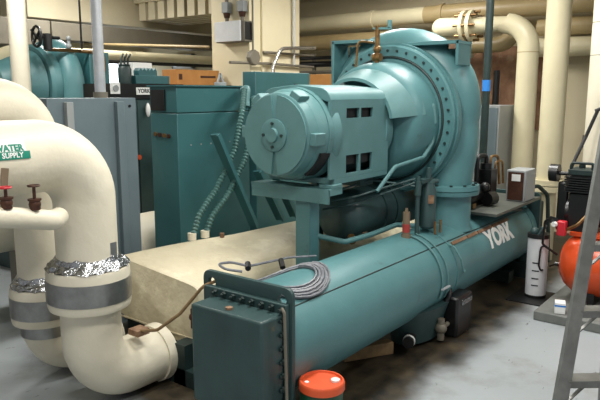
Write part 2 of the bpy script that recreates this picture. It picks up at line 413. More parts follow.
# compressor -------------------------------------------------
AX=3.0; AZ=1.80; RX=5.25
pts=[];rr=[]
for k in range(29):
    a=math.radians(205-205*k/28); t=k/28
    rho=.73-.23*t**1.8; pts.append(V((5.56,AX-rho*math.cos(a),AZ+rho*math.sin(a)))); rr.append(.12+.11*min(1,t*1.25))
for y,z,r in((2.495,1.7,.235),(2.49,1.58,.235),(2.49,1.45,.225),(2.49,1.3,.21),(2.49,1.17,.20)):
    pts.append(V((5.56-(1.8-z)*.12,y,z)));rr.append(r)
vol=mk('compressor_volute',MB().tube(pts,rr,32),TEAL,ch)
mk('volute_casing',MB().lathe((0,AX,AZ),(1,0,0),[(5.3,.1),(5.3,.64),(5.42,.64),(5.5,.55),(5.72,.52),(5.8,.3),(5.8,.1)],64),TEAL,vol)
mk('discharge_pipe',MB().lathe((5.485,2.49,.8),(0,0,1),[(0,.23),(.04,.21),(.34,.21)],40),TEAL,vol)
fl=mk('discharge_flange',MB().lathe((5.485,2.49,1.13),(0,0,1),[(0,.2),(0,.275),(.035,.28),(.04,.262),(.045,.28),(.085,.275),(.09,.2)],48),TEAL,vol)
b_=mk('bolt',MB().lathe((5.485+.245,2.49,1.215),(0,0,1),[(0,.014),(.016,.014),(.016,0)],6),DGRN,vol,loc=(5.485+.245,2.49,1.215))
copies(b_,[(5.485+.245*math.cos(2*PI*k/12),2.49+.245*math.sin(2*PI*k/12),1.215) for k in range(1,12)])
ring=mk('compressor_flange',MB().lathe((0,AX,AZ),(1,0,0),[(5.20,.48),(5.20,.655),(5.215,.67),(5.25,.67),(5.25,.69),(5.31,.69),(5.31,.5)],80),TEAL,ch)
b_=mk('bolt',MB().lathe((5.2,AX+.62,AZ),(-1,0,0),[(0,.012),(.012,.012),(.013,0)],6),DGRN,ring,loc=(5.2,AX+.62,AZ))
copies(b_,[(5.2,AX+.62*math.cos(2*PI*k/40),AZ+.62*math.sin(2*PI*k/40)) for k in range(1,40)])
mk('groove_ring',MB().tube([(5.2,AX+.562*math.cos(2*PI*k/72),AZ+.562*math.sin(2*PI*k/72)) for k in range(72)],.012,8,closed=True),DGRN,ring)
hs=mk('gear_housing',MB().lathe((0,AX,AZ-.01),(1,0,0),[(4.80,.2),(4.80,.38),(4.84,.46),(4.90,.50),(4.96,.515),(5.2,.53)],64),TEAL,ch)
mk('coupling_neck',MB().lathe((0,AX,AZ-.04),(1,0,0),[(4.6,.24),(4.84,.24)],40),DGRN,ch)
# sheet guard wrapped over the coupling
def guard():
    rings=[];n=22
    for k in range(n+1):
        a=math.radians(122-112*k/n)
        cy,cz=-math.cos(a),math.sin(a)
        R0,R1=.40,.43
        rings.append([V((4.62,AX+cy*R0*.93,AZ-.03+cz*R0*.93)),V((4.62,AX+cy*R1*.93,AZ-.03+cz*R1*.93)),V((4.97,AX+cy*R1*1.22,AZ-.03+cz*R1*1.22)),V((4.97,AX+cy*R0*1.22,AZ-.03+cz*R0*1.22))])
    return MB().loft(rings)
mk('coupling_guard',guard(),TEALM,ch)
# corner lugs on the casing
for sgn,y0,y1,zt in((1,3.0,3.69,2.54),(-1,2.36,2.86,2.49)):
    m=MB()
    ye=y1 if sgn>0 else y0
    m.box(5.3,5.56,y0 if sgn<0 else 3.25,y1,zt-.03,zt)
    m.box(5.3,5.56,ye-.03 if sgn>0 else ye,ye if sgn>0 else ye+.03,2.02 if sgn>0 else 2.28,zt)
    if sgn>0: m.prism([(3.66,2.5),(3.30,2.5),(3.66,2.02)],lambda a,b,d:V((d,a,b)),5.58,5.6)
    mk('casing_lug',m,TEAL,vol,bev=.005)
mk('lug_plate',MB().box(5.296,5.299,2.39,2.45,2.42,2.46),RUST,vol)
# oil line on housing front
m=MB().tube(fillet([(5.19,2.56,1.92),(5.14,2.5,1.93),(5.15,2.5,1.62),(4.98,2.5,1.50),(4.58,2.55,1.45),(4.42,2.62,1.26)],.06),.016,10)
ol=mk('oil_line',m,TEALM,ch)
mk('elbow_fitting',MB().sphere((5.14,2.52,1.92),.042,8).cyl((5.14,2.51,1.92),(5.145,2.5,1.78),.036,n=12),TEALM,ol)
# valve cluster on top of the housing
m=MB().cyl((4.98,2.98,2.27),(4.98,2.98,2.62),.022,n=10).sphere((4.98,2.98,2.42),.036,8).cyl((4.98,3.02,2.35),(4.98,2.94,2.35),.034,n=12)
vc=mk('charging_valve',m,BRASS,ch)
mk('valve_handle',MB().bar((4.98,3.02,2.60),(4.98,2.84,2.59),.022,.018).cyl((4.98,2.86,2.6),(4.98,2.86,2.66),.02,n=10),TEALM,vc)
mk('copper_loop',MB().tube(fillet([(4.98,3.02,2.48),(4.98,3.18,2.5),(4.98,3.2,2.26),(4.98,3.12,2.2)],.05),.011,8),BRASS,vc)
# motor -------------------------------------------------
MZ=1.74
mo=empty('motor','','',(4.2,AX,MZ));del mo['label'];del mo['category'];mo.parent=ch;mo.location=V((4.2,AX,MZ))-ch.location
def octo(hw,hh,cw,chh):
    return [(-hw,-chh),(-cw,-hh),(cw,-hh),(hw,-chh),(hw,chh),(cw,hh),(-cw,hh),(-hw,chh)]
P=octo(.30,.345,.16,.25)
fn=lambda a,b,d:V((d,AX+a,MZ+b))
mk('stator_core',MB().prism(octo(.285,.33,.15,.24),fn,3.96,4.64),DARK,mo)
# housing built as panels leaving the vent openings
def panel_grid(us,vs,holes,fn,t):
    m=MB()
    for i in range(len(us)-1):
        for j in range(len(vs)-1):
            if (i,j) in holes: continue
            m.add([fn(us[i+a],vs[j+b],d) for a in(0,1) for b in(0,1) for d in(0,t)],
              [(0,1,3,2),(4,6,7,5),(0,4,5,1),(2,3,7,6),(0,2,6,4),(1,5,7,3)])
    return m
us=[3.84,4.05,4.23,4.255,4.43,4.68]; zs=[MZ-.33,MZ-.305,MZ-.165,MZ+.115,MZ+.19,MZ+.25]
holes={(1,1),(3,1),(1,3),(3,3)}
m=panel_grid(us,zs,holes,lambda u,v_,d:V((u,AX-.30-d,v_)),.022)
mk('side_panel',m,TEALM,mo)
m=panel_grid(us,zs,holes,lambda u,v_,d:V((u,AX+.30+d,v_)),.022)
mk('side_panel',m,TEALM,mo)
# rounded top hood
prof=[(-.322,.25)]+[(-.322+.12*(1-math.cos(t)),.25+.095*math.sin(t)) for t in(.4,.8,1.2,1.57)]+[(0,.365)]+[(.322-.12*(1-math.cos(t)),.25+.095*math.sin(t)) for t in(1.57,1.2,.8,.4)]+[(.322,.25),(.29,.24),(0,.335),(-.29,.24)]
mk('top_hood',MB().prism(prof,fn,3.84,4.68),TEALM,mo,bev=.004)
mk('bottom_pan',MB().box(3.9,4.68,AX-.322,AX+.322,MZ-.375,MZ-.33),TEALM,mo,bev=.006)
mk('rear_shield',MB().lathe((0,AX,MZ),(1,0,0),[(4.64,.1),(4.64,.335),(4.74,.335),(4.80,.30),(4.84,.22)],40),TEALM,mo)
# drum part of the motor
mk('drum',MB().lathe((0,AX,MZ),(1,0,0),[(3.70,.2),(3.70,.315),(3.74,.335),(3.80,.338),(3.80,.345),(3.845,.35),(3.845,.338),(3.90,.36),(3.94,.36),(3.94,.2)],64),TEALM,mo)
fs_=mk('end_shield',MB().lathe((0,AX,MZ),(1,0,0),[(3.60,.0),(3.60,.285),(3.612,.305),(3.66,.312),(3.72,.315)],64),TEALM,mo)
# split plates on the shield
def halfdisc(a0,a1,x0,x1,r0,r1): return MB().lathe((0,AX,MZ),(1,0,0),[(x0,r0),(x0,r1),(x1,r1),(x1,r0)],24,math.radians(a0),math.radians(a1))
mk('shield_plate',halfdisc(6,174,3.586,3.601,.10,.29),TEALM,fs_)
mk('shield_plate',halfdisc(186,354,3.586,3.601,.10,.29),TEALM,fs_)
mk('bearing_cap',MB().lathe((0,AX,MZ),(-1,0,0),[(-3.6,.0),(-3.6,.12),(-3.575,.12),(-3.57,.105),(-3.57,.055),(-3.55,.05),(-3.55,.03),(-3.555,.0)],40),TEALM,fs_)
b_=mk('bolt',MB().lathe((3.57,AX+.085,MZ),(-1,0,0),[(0,.011),(.014,.011),(.015,0)],6),DGRN,fs_,loc=(3.57,AX+.085,MZ))
copies(b_,[(3.57,AX+.085*math.cos(t),MZ+.085*math.sin(t)) for t in(PI/2,PI,3*PI/2)])
# shield ears
for t in(90,30,-90+180+125):
    pass
for a in(178,128,60,-4):
    c=math.radians(a); mk('shield_ear',MB().obox((3.68,AX-.325*math.cos(c),MZ+.325*math.sin(c)),(.12,.05,.09),Matrix.Rotation(-c,3,'X')),TEALM,fs_,bev=.006)
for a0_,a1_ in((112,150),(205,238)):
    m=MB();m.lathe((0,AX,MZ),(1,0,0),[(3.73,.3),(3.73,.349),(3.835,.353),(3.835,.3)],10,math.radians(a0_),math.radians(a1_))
    mk('drum_vent',m,DARK,mo)  # solid dark slab, the opening's shade is put in its colour
# motor support: cross beam and post
m=MB().box(3.80,3.98,2.66,3.42,1.29,1.34).box(3.80,3.815,2.66,3.42,1.23,1.34).box(3.84,3.98,2.66,2.78,1.34,1.37)
mk('support_beam',m,TEALM,ch,bev=.004)
mk('support_post',MB().box(3.84,3.96,2.86,2.875,.62,1.29).box(3.84,3.855,2.86,3.0,.62,1.29),TEAL,ch,bev=.003)
mk('rear_support',MB().box(4.45,4.65,2.8,3.3,1.28,1.362).box(4.5,4.6,3.28,3.34,.78,1.28),TEALD,ch)
# oil reservoir
ot=mk('oil_reservoir',MB().lathe((0,3.0,1.0),(1,0,0),[(4.34,0),(4.345,.09),(4.38,.17),(4.43,.212),(4.5,.222),(4.86,.222),(4.86,.235),(4.9,.235),(4.9,.222),(5.05,.222),(5.05,.235),(5.09,.235),(5.09,.222),(5.6,.222),(5.66,.1),(5.66,0)],48),TEALD,ch)
mk('sight_plug',MB().cyl((4.42,2.86,.85),(4.37,2.82,.83),.035,n=12),BRASS,ot)
mk('name_tag',MB().obox((4.52,2.79,.86),(.06,.012,.05)),GLASS,ot)
m=MB().tube(fillet([(3.93,2.90,.95),(4.11,2.72,.885),(4.5,2.72,.875),(4.9,2.70,.895),(5.12,2.62,.86)],.07),.022,12)
mk('return_line',m,TEALM,ch)
# filter drier cluster on the condenser top
fd=mk('filter_drier',MB().lathe((4.93,2.42,.90),(0,0,1),[(0,.0),(.0,.055),(.02,.07),(.33,.07),(.37,.05),(.40,.05),(.40,0)],28),TEALD,ch)
mk('bracket_cap',MB().cyl((4.93,2.42,1.3),(4.93,2.42,1.42),.022,n=12).cyl((4.85,2.45,1.3),(5.02,2.38,1.3),.02,n=10).box(4.8,5.0,2.4,2.46,1.3,1.33),TEALD,fd)
mk('label_tag',MB().obox((4.872,2.362,1.16),(.05,.004,.07),Matrix.Rotation(math.radians(-45),3,'Z')),RUST,fd)
mk('riser_tube',MB().cyl((4.78,2.44,.86),(4.78,2.44,1.36),.018,n=14).cyl((4.78,2.44,1.2),(4.78,2.44,1.32),.028,n=14),TEALD,fd)
sg=mk('sight_glass',MB().lathe((4.63,2.46,.86),(0,0,1),[(0,0),(0,.04),(.03,.04),(.03,.03),(.22,.03),(.22,.012),(.25,.012),(.25,0)],20),GLASS,ch)
mk('fluid_column',MB().cyl((4.63,2.46,.91),(4.63,2.46,.98),.0315,n=20),PINK,sg)
m=MB()
for k,(y,z) in enumerate(((2.62,1.28),(2.7,1.2),(2.78,1.32))):
    m.tube(fillet([(4.74,2.45,1.34-.03*k),(4.6,y,z),(4.3,y+.1,z-.05),(4.2,y+.3,z-.1)],.08),.009,8)
mk('small_oil_tubes',m,TEALD,ch)
for x in(4.9,5.0): mk('drain_stub',MB().cyl((x,2.33,.86),(x,2.33,.97),.01,n=8),BRASS,fd)
# diagonal braces from the cabinets down to the evaporator
def brace(p,q,w):
    m=MB().bar(p,q,w,.02,up=(0,-1,.3)).bar(V(p)+V((0,.05,0)),V(q)+V((0,.05,0)),.02,.08,up=(0,-1,.3))
    return m
mk('diagonal_brace',brace((4.04,4.02,1.68),(4.50,3.98,.78),.045),TEALC,ch)
mk('diagonal_brace',brace((4.6,4.02,1.3),(4.90,3.98,.78),.045),TEALC,ch)
mk('diagonal_brace',brace((4.86,4.02,1.25),(5.12,3.98,.78),.045),TEALC,ch)
mk('pipe_stand',MB().cyl((3.9,3.86,.8),(3.9,3.86,.84),.02,n=8),RUST,ch)
# purge unit platform and purge unit on the far end of the condenser
pf=mk('purge_platform',MB().box(5.75,7.05,2.12,2.7,.9,.925).box(6.3,6.36,2.3,2.7,.8,.9).box(6.95,7.0,2.3,2.7,.8,.9),PLAT,ch)
pu=mk('purge_cabinet',MB().box(6.58,6.90,2.14,2.34,.926,1.25),GREYL,ch,bev=.006)
mk('front_panel',MB().box(6.57,6.579,2.16,2.32,.94,1.23),BRNZ,pu)
mk('white_label',MB().box(6.563,6.569,2.19,2.28,1.14,1.21),PAPER,pu)
mk('purge_motor',MB().lathe((5.80,2.50,1.06),(1,0,0),[(0,0),(0,.09),(.03,.11),(.3,.11),(.33,.08),(.33,0)],24).box(5.95,6.2,2.44,2.56,.925,1.0),BLACKM,ch)
pc=mk('purge_compressor',MB().box(6.2,6.36,2.36,2.54,.925,1.28).cyl((6.28,2.45,1.28),(6.28,2.45,1.34),.06,n=20).cyl((6.1,2.36,1.0),(6.22,2.34,1.0),.07,n=18).sphere((6.1,2.38,1.12),.05,8),BLACKM,ch)
mk('suction_hose',MB().tube(fillet([(6.12,2.48,1.02),(6.12,2.48,1.42),(6.28,2.45,1.42),(6.28,2.45,1.3)],.06,8),.024,12),BLACK,pc)
mk('copper_lines',MB().tube(fillet([(6.38,2.45,1.1),(6.4,2.45,1.4),(6.52,2.42,1.4),(6.54,2.40,1.1)],.05),.014,8).tube(fillet([(6.44,2.42,1.0),(6.46,2.42,1.34),(6.6,2.4,1.34),(6.62,2.39,1.1)],.05),.012,8),BRASS,pc)
mk('yellow_tag',MB().box(5.82,5.9,2.38,2.4,.94,.98),BRASS,pu)
mk('loop_hose',MB().tube(fillet([(7.0,2.3,1.0),(7.2,2.2,1.02),(7.4,2.15,.9),(7.4,2.12,.5),(7.4,2.1,.12)],.1),.022,10),DGRN,ch)
m=MB().tube(fillet([(5.9,2.6,.93),(5.7,2.35,.9),(6.2,2.22,.9),(6.6,2.18,.84)],.1),.018,10)
mk('drain_hose',m,BLACK,ch)

# coiled grey cable on the condenser
m=MB();pts=[]
for k in range(12*24):
    t=k/24; a=2*PI*t; r=.225+.016*((k//24)%6)+.006*math.sin(a*.7)
    x=3.10+r*1.18*math.cos(a+.4); y=2.52+r*.82*math.sin(a+.4)
    dy=min(abs(y-CY),.34); z=CZ+math.sqrt(CR**2-dy**2)+.012+.011*(k//144)
    pts.append((x,y,z))
m.tube(pts,.0075,6)
zz=.9
m.tube(fillet([(2.88,2.68,.93),(2.80,2.75,.95),(2.84,2.86,.96),(2.95,2.84,.95),(3.0,2.74,.93)],.06),.0085,6)
m.tube(fillet([(3.0,2.74,.93),(3.1,2.8,.9),(3.45,2.76,.89),(3.7,2.7,.86)],.06),.0085,6)
cc=empty('coiled_cable','loose coil of grey cable lying on the condenser behind its end plate','cable',(3.1,2.53,.86))
mk('loops',m,CABLE,cc)
mk('tie',MB().cyl((3.30,2.69,.86),(3.34,2.74,.9),.02,n=8),BLACK,cc)
mk('tie',MB().cyl((2.98,2.72,.92),(3.02,2.76,.94),.02,n=8),BLACK,cc)

# earth cable with clamps from the plate hole down to the big elbow
eb=empty('bonding_cable','brown cable drooping from the end plate hole to a clamp on the cream elbow','cable',(2.55,3.0,.4))
mk('cable',MB().tube(fillet([(2.74,2.77,.885),(2.66,2.80,.87),(2.62,2.98,.66),(2.58,3.16,.52),(2.60,3.38,.455)],.12),.011,8),WOOD,eb)
mk('clamp',MB().box(2.56,2.66,3.34,3.44,.43,.47),RUST,eb)
mk('valve',MB().cyl((2.93,3.2,.42),(2.93,3.2,.56),.018,n=8).sphere((2.93,3.2,.5),.03,6).bar((2.9,3.17,.57),(2.96,3.23,.57),.02,.02),BRNZ,eb)

# ------------------------------------------------------------------ big cream pipes on the left
def riser(name,label,PX,PY,R,zt,rb,zc):
    o=empty(name,label,'pipe',(PX,PY,0))
    # lower elbow
    zb=.195
    low=[V((PX,PY,zc))]+arc((PX+rb,PY,zb+rb),(-1,0,0),(0,0,-1),rb,0,PI/2,12)+[V((2.86,PY,zb))]
    low=[p for p in low]
    if low[0].z<low[1].z: low[0].z=low[1].z+.02
    mk('lower_elbow',MB().tube(low,R,40),CREAM,o)
    # collar / coupling
    mk('coupling',MB().lathe((PX,PY,zc),(0,0,1),[(-.03,R*.9),(-.025,R*1.33),(.0,R*1.37),(.21,R*1.37),(.235,R*1.33),(.24,R*.9)],48),CREAM,o)
    mk('metal_band',MB().lathe((PX,PY,zc+.03),(0,0,1),[(0,R*1.36),(0,R*1.395),(.14,R*1.395),(.14,R*1.36)],48),BAND,o)
    # crumpled foil
    rings=[]
    for i,(z,k) in enumerate(((zc+.235,1.02),(zc+.24,1.34),(zc+.262,1.25),(zc+.28,1.10),(zc+.31,1.02))):
        rings.append([V((PX+R*k*(1+random.uniform(-.04,.04))*math.cos(2*PI*j/40),PY+R*k*(1+random.uniform(-.04,.04))*math.sin(2*PI*j/40),z+random.uniform(-.012,.012))) for j in range(40)])
    mk('foil_wrap',MB().loft(rings),FOIL,o,ang=20)
    # upper run
    r2=R*1.13
    up=[V((PX,PY,zc+.2)),V((PX,PY,1.2))]+arc((PX-rb*1.15,PY,zt-rb*1.15),(1,0,0),(0,0,1),rb*1.15,0,PI/2,14)+[V((PX-1.6,PY,zt))]
    mk('upper_elbow',MB().tube(up,[R]*2+[R+(r2-R)*k/15+.0 for k in range(len(up)-2)],44),CREAM,o)
    if zc<.6: mk('second_band',MB().lathe((PX,PY,zc-.12),(0,0,1),[(0,R*1.0),(0,R*1.03),(.08,R*1.03),(.08,R*1.0)],40),BAND,o)
    return o
P1=riser('chilled_water_pipe','large cream insulated pipe elbow in the left foreground with a green sticker',2.32,3.5,.19,1.68,.27,.72)
P2=riser('chilled_water_pipe','cream insulated pipe elbow standing behind the one with the green sticker',2.35,4.1,.165,1.96,.24,.48)
mk('foil_patch',MB().box(2.36,2.41,3.315,3.32,1.02,1.12),BAND,P1)
# torn jacket end of the lower elbow
mk('end_wrap',MB().lathe((2.80,3.5,.195),(1,0,0),[(0,.19),(0,.205),(.075,.21),(.08,.19)],36),CREAM,P1)
mk('end_wrap',MB().lathe((2.80,4.1,.195),(1,0,0),[(0,.18),(0,.195),(.075,.2),(.08,.18)],36),CREAM,P2)
# sticker wrapped on the horizontal run of pipe 1
def onpipe(x,a,dr=0):
    r=.2147+dr;a=math.radians(a); return V((x,3.5-r*math.cos(a),1.68+r*math.sin(a)))
def patch(x0,x1,a0_,a1_,dr):
    rows=[]
    for i in range(7):
        a=a0_+(a1_-a0_)*i/6
        rows.append((a))
    m=MB();n=len(rows)
    vs=[];fs=[]
    for d in(dr,dr+.0015):
        for a in rows:
            for x in(x0,x1): vs.append(onpipe(x,a,d))
    def id_(d,i,j): return d*2*n+i*2+j
    for i in range(n-1):
        for d in(0,1): fs.append((id_(d,i,0),id_(d,i,1),id_(d,i+1,1),id_(d,i+1,0)))
        for j in(0,1): fs.append((id_(0,i,j),id_(1,i,j),id_(1,i+1,j),id_(0,i+1,j)))
    for i in(0,n-1): fs.append((id_(0,i,0),id_(0,i,1),id_(1,i,1),id_(1,i,0)))
    return m.add(vs,fs)
SX=1.57
st=mk('pipe_marker',patch(SX-.25,SX+.29,4,15,.002),STKG,P1,smooth=False,label='green sticker reading CHILLED WATER SUPPLY')
mk('marker_backing',patch(SX-.25,SX+.27,15,34,.002),PAPER,st,smooth=False)
mk('marker_text',text('CHILLED WATER',.046,lambda x,y,z:onpipe(SX+.08+x,20+math.degrees(y/.2),.0045+.0008*z),.002),STKG,st,smooth=False)
mk('marker_text',text('SUPPLY',.036,lambda x,y,z:onpipe(SX+.19+x,9.5+math.degrees(y/.2),.0045+.0008*z),.001),PAPER,st,smooth=False)
mk('hanging_tag',MB().obox((SX+.13,3.276,1.6),(.04,.004,.11),Matrix.Rotation(.15,3,'Y')),GLASS,P1)

# small insulated branch with two gate valves
br=empty('branch_pipe','thin cream insulated branch pipe with two small valves beside the big elbow','pipe',(2.0,3.35,1.35))
mk('pipe_run',MB().tube(fillet([(1.2,3.18,1.50),(1.7,3.18,1.40),(1.93,3.22,1.345),(2.05,3.36,1.33)],.1),.056,20),CREAM,br)
def valve(x,y,z,tall):
    v=mk('valve',MB().cyl((x,y,z),(x,y,z+.05),.028,n=12).cyl((x,y,z+.05),(x,y,z+.06),.035,n=12).cyl((x,y,z+.06),(x,y,z+tall),.009,n=8).sphere((x,y,z+.03),.032,8),BRNZ,br)
    mk('hand_wheel',MB().tube([(x+.028*math.cos(2*PI*k/14),y+.028*math.sin(2*PI*k/14),z+tall) for k in range(14)],.006,6,closed=True).bar((x-.028,y,z+tall),(x+.028,y,z+tall),.007,.007).bar((x,y-.028,z+tall),(x,y+.028,z+tall),.007,.007),REDP if tall<.115 else BRNZ,v)
valve(1.80,3.17,1.43,.13);valve(1.64,3.16,1.46,.11)
mk('branch_riser',MB().cyl((2.0,3.66,1.0),(2.0,3.66,1.25),.05,n=16),CREAM,P2)
bpy.data.objects.remove(bpy.data.objects['branch_riser'])
thing('wrapped_pipe',MB().cyl((1.9,4.6,0),(1.9,4.6,1.5),.05,n=14),GREYD,'slim grey foil wrapped pipe between the two cream elbows','pipe')
# large cream header lying further left
thing('header_pipe',MB().tube([(.8,5.6,.95),(3.55,5.6,.95)],.33,36),CREAM,'fat cream horizontal header pipe behind the left risers','pipe')
thing('header_support',MB().box(3.0,3.15,5.4,5.8,0,.63),GREYD,'squat grey support block under the fat cream header pipe','support')
thing('cream_tank',MB().tube([(3.9,5.3,.5),(3.96,5.3,.5),(5.2,5.3,.5)],[.24,.3,.3],36),CREAM,'low horizontal cream vessel seen between the grey and teal cabinets','tank')
thing('tank_saddle',MB().box(4.5,4.7,5.1,5.5,0,.2),DGRN,'dark saddle under the low horizontal cream vessel','saddle')
# notice board edge at extreme left
thing('notice_board',MB().box(.9,.92,1.78,2.1,1.75,2.35),GREYL,'narrow grey board edge at the far left border','board')
bpy.data.objects.remove(bpy.data.objects['notice_board'])

# ------------------------------------------------------------------ cabinets
# tall teal starter cabinet
sc=empty('starter_cabinet','tall teal steel starter cabinet behind the cream evaporator','cabinet',(4.45,4.7,0))
mk('body',MB().box(3.96,4.93,4.46,4.83,0,1.855),TEALC,sc,bev=.006)
mk('upper_section',MB().box(3.96,4.93,4.46,4.83,1.862,2.10),TEALC,sc,bev=.006)
mk('vent_panel',MB().box(3.95,3.962,4.61,4.81,1.88,2.07),BLACKM,sc)
mk('top_strip',MB().box(3.94,4.93,4.44,4.85,2.10,2.112),TEALC,sc)
for k in range(4): mk('indicator_lamp',MB().lathe((3.962,4.76-.062*k,1.66-.004*k),(-1,0,0),[(0,.02),(.018,.02),(.02,0)],14),BRNZ if k%2 else BRASS,sc)
kk=mk('rivet',MB().sphere((4.12,4.46,1.56),.008,5),GREYL,sc,loc=(4.12,4.46,1.56))
copies(kk,[(4.12+.13*k,4.46,1.56) for k in range(1,5)])
# second, taller teal control cabinet
cb=empty('control_cabinet','taller teal control cabinet directly behind the electric motor','cabinet',(5.45,4.7,0))
mk('body',MB().box(5.06,6.0,4.48,4.66,0,2.26),TEALC,cb,bev=.006)
mk('latch',MB().box(5.7,5.76,4.462,4.48,2.1,2.14),BLACKM,cb)
mk('latch',MB().box(5.62,5.64,4.462,4.48,2.05,2.07),BLACKM,cb)
# flexible hoses
def hose(label,pts,r):
    P=fillet(pts,.14,8)
    # resample
    L=[0]
    for a,b in zip(P,P[1:]):L.append(L[-1]+(V(b)-V(a)).length)
    n=int(L[-1]/.016);Q=[];R=[]
    for i in range(n+1):
        d=L[-1]*i/n;j=0
        while j<len(L)-2 and L[j+1]<d:j+=1
        t=(d-L[j])/max(L[j+1]-L[j],1e-6);Q.append(V(P[j]).lerp(V(P[j+1]),t));R.append(r*(1.0 if i%2 else .7))
    o=empty('flexible_conduit',label,'hose',(pts[-1][0],pts[-1][1],pts[-1][2]))
    mk('corrugated_tube',MB().tube(Q,R,16),HOSE,o,ang=25)
    mk('elbow_connector',MB().tube(fillet([V(pts[0])+V((.16,.16,-.02)),V(pts[0])+V((.03,.0,.0)),V(pts[0])+V((-.02,-.02,-.16))],.06),r*1.35,14).cyl(V(pts[0])+V((-.02,-.02,-.12)),V(pts[0])+V((-.03,-.03,-.17)),r*1.6,n=14),TEALM,o)
    mk('end_connector',MB().cyl(V(pts[-1])-V((0,0,.0)),V(pts[-1])+V((0,0,.06)),r*1.25,n=12),CREAM,o)
hose('ribbed green conduit, the left of two curving down beside the motor',[(4.64,4.25,2.08),(4.46,4.12,1.86),(4.33,4.1,1.52),(4.08,4.1,1.18),(3.86,4.1,.98),(3.77,4.1,.77)],.031)
hose('ribbed green conduit, the right of two curving down beside the motor',[(4.73,4.22,1.98),(4.56,4.08,1.75),(4.42,4.06,1.42),(4.17,4.05,1.12),(3.96,4.05,.95),(3.88,4.05,.78)],.031)
# grey cabinet left
gc=empty('grey_cabinet','plain grey steel cabinet with channel edges behind the cream pipes','cabinet',(3.1,4.8,0))
mk('body',MB().box(2.78,3.63,4.62,5.0,0,2.0),GREY,gc,bev=.004)
mk('channel',MB().box(2.92,2.98,4.57,4.62,.1,1.97),GREYL,gc,bev=.004)
mk('channel',MB().box(3.40,3.47,4.57,4.62,.1,1.97),GREY,gc,bev=.004)
mk('screw',MB().cyl((3.56,4.62,1.93),(3.56,4.61,1.93),.012,n=10),BLACKM,gc)
po=empty('steel_post','thick galvanised steel post rising above the grey cabinet','post',(3.47,4.9,2.0))
mk('post',MB().cyl((3.47,4.9,2.0),(3.47,4.9,CH),.047,n=20),GALV,po)
mk('coupling',MB().cyl((3.47,4.9,2.0),(3.47,4.9,2.05),.062,n=20),GREYD,po)

# cabinet of the second chiller with sign
yc=empty('switchgear_cabinet','dark teal control panel with a small white sign between the grey and teal cabinets','control panel',(4.7,6.1,0))
mk('body',MB().box(4.25,5.3,5.86,6.3,.3,1.97),TEALD,yc,bev=.006)
mk('header',MB().box(4.24,5.3,5.84,6.3,1.975,2.14),BLACKM,yc)
mk('base',MB().box(4.3,5.2,5.9,6.25,0,.3),BLACKM,yc)
mk('sign_plate',MB().box(4.60,4.80,5.828,5.838,2.02,2.10),PAPER,yc)
mk('sign_text',text('YORK',.062,lambda x,y,z:V((4.70+x,5.827-.001*z,2.06+y)),.002),BLACK,yc,smooth=False)
mk('gauge_plate',MB().box(4.26,4.38,5.828,5.838,2.03,2.15),PAPER,yc)
mk('gauge',MB().lathe((4.32,5.827,2.09),(0,-1,0),[(0,.035),(.012,.035),(.013,.03),(.008,0)],16),GREYL,yc)
mk('door_seam',MB().box(4.62,4.625,5.855,5.859,.4,1.95),BLACK,yc)
mk('pull_handle',MB().sphere((4.74,5.82,1.85),.05,8,(.5,.6,1.6)),PAPER,yc)
mk('pilot_lamp',MB().cyl((4.62,5.86,1.32),(4.62,5.85,1.32),.03,n=10),ORANGE,yc)
tb=empty('bushing_can','dark green can with three curved terminals on top of the black panel header','transformer',(4.45,6.0,2.15))
mk('can',MB().lathe((4.58,6.0,2.141),(0,0,1),[(0,.0),(0,.07),(.16,.075),(.19,.06),(.21,.065),(.22,0)],20),DGRN,tb)
for k in range(3):
    mk('terminal',MB().tube([(4.535+.045*k,6.0,2.355),(4.545+.045*k,6.0,2.42),(4.57+.05*k,6.0,2.47)],.011,8),DGRN,tb)
tb=empty('relay_housing','low dark teal housing with a serrated top on the black panel header','housing',(4.85,6.0,2.15))
mk('case',MB().box(4.67,5.16,5.92,6.1,2.141,2.235),TEALC,tb,bev=.005)
m=MB().box(4.74,5.0,5.95,6.05,2.235,2.29)
for k in range(5): m.prism([(4.74+.052*k,2.29),(4.792+.052*k,2.29),(4.766+.052*k,2.32)],lambda a,b,d:V((a,d,b)),5.95,6.05)
mk('serrated_top',m,TEALC,tb)
thing('white_carton',MB().box(5.25,5.55,6.7,7.0,2.15,2.42),PAPER,'small white carton beyond the serrated teal housing','box',bev=.004)
thing('storage_shelf',MB().box(5.2,6.98,6.66,7.3,2.10,2.15).box(5.25,5.3,6.7,6.75,0,2.1).box(5.25,5.3,7.2,7.25,0,2.1).box(6.85,6.9,6.7,6.75,0,2.1).box(6.85,6.9,7.2,7.25,0,2.1),WOOD,'brown shelf behind the teal starter cabinet carrying cartons','shelf')
ct=empty('cardboard_box','orange brown cardboard box standing behind the teal starter cabinet','box',(6.5,7.0,2.15))
mk('carton',MB().box(6.10,6.93,6.85,7.15,2.151,2.36),CARD,ct,bev=.004)
mk('print',MB().box(6.55,6.85,6.845,6.849,2.25,2.28),BRNZ,ct)
mk('tape',MB().box(6.14,6.2,6.845,6.849,2.22,2.3),BRNZ,ct)
# fitting standing on the edge of starter cabinet
ft=empty('cable_gland','small grey pulley bracket standing on the teal starter cabinet','bracket',(4.85,4.75,2.12))
mk('base',MB().box(4.78,4.88,4.72,4.8,2.113,2.15),GREYL,ft,bev=.004)
mk('frame',MB().bar((4.79,4.76,2.15),(4.83,4.76,2.24),.02,.012,up=(0,1,0)).bar((4.87,4.76,2.15),(4.83,4.76,2.24),.02,.012,up=(0,1,0)),GREYL,ft)

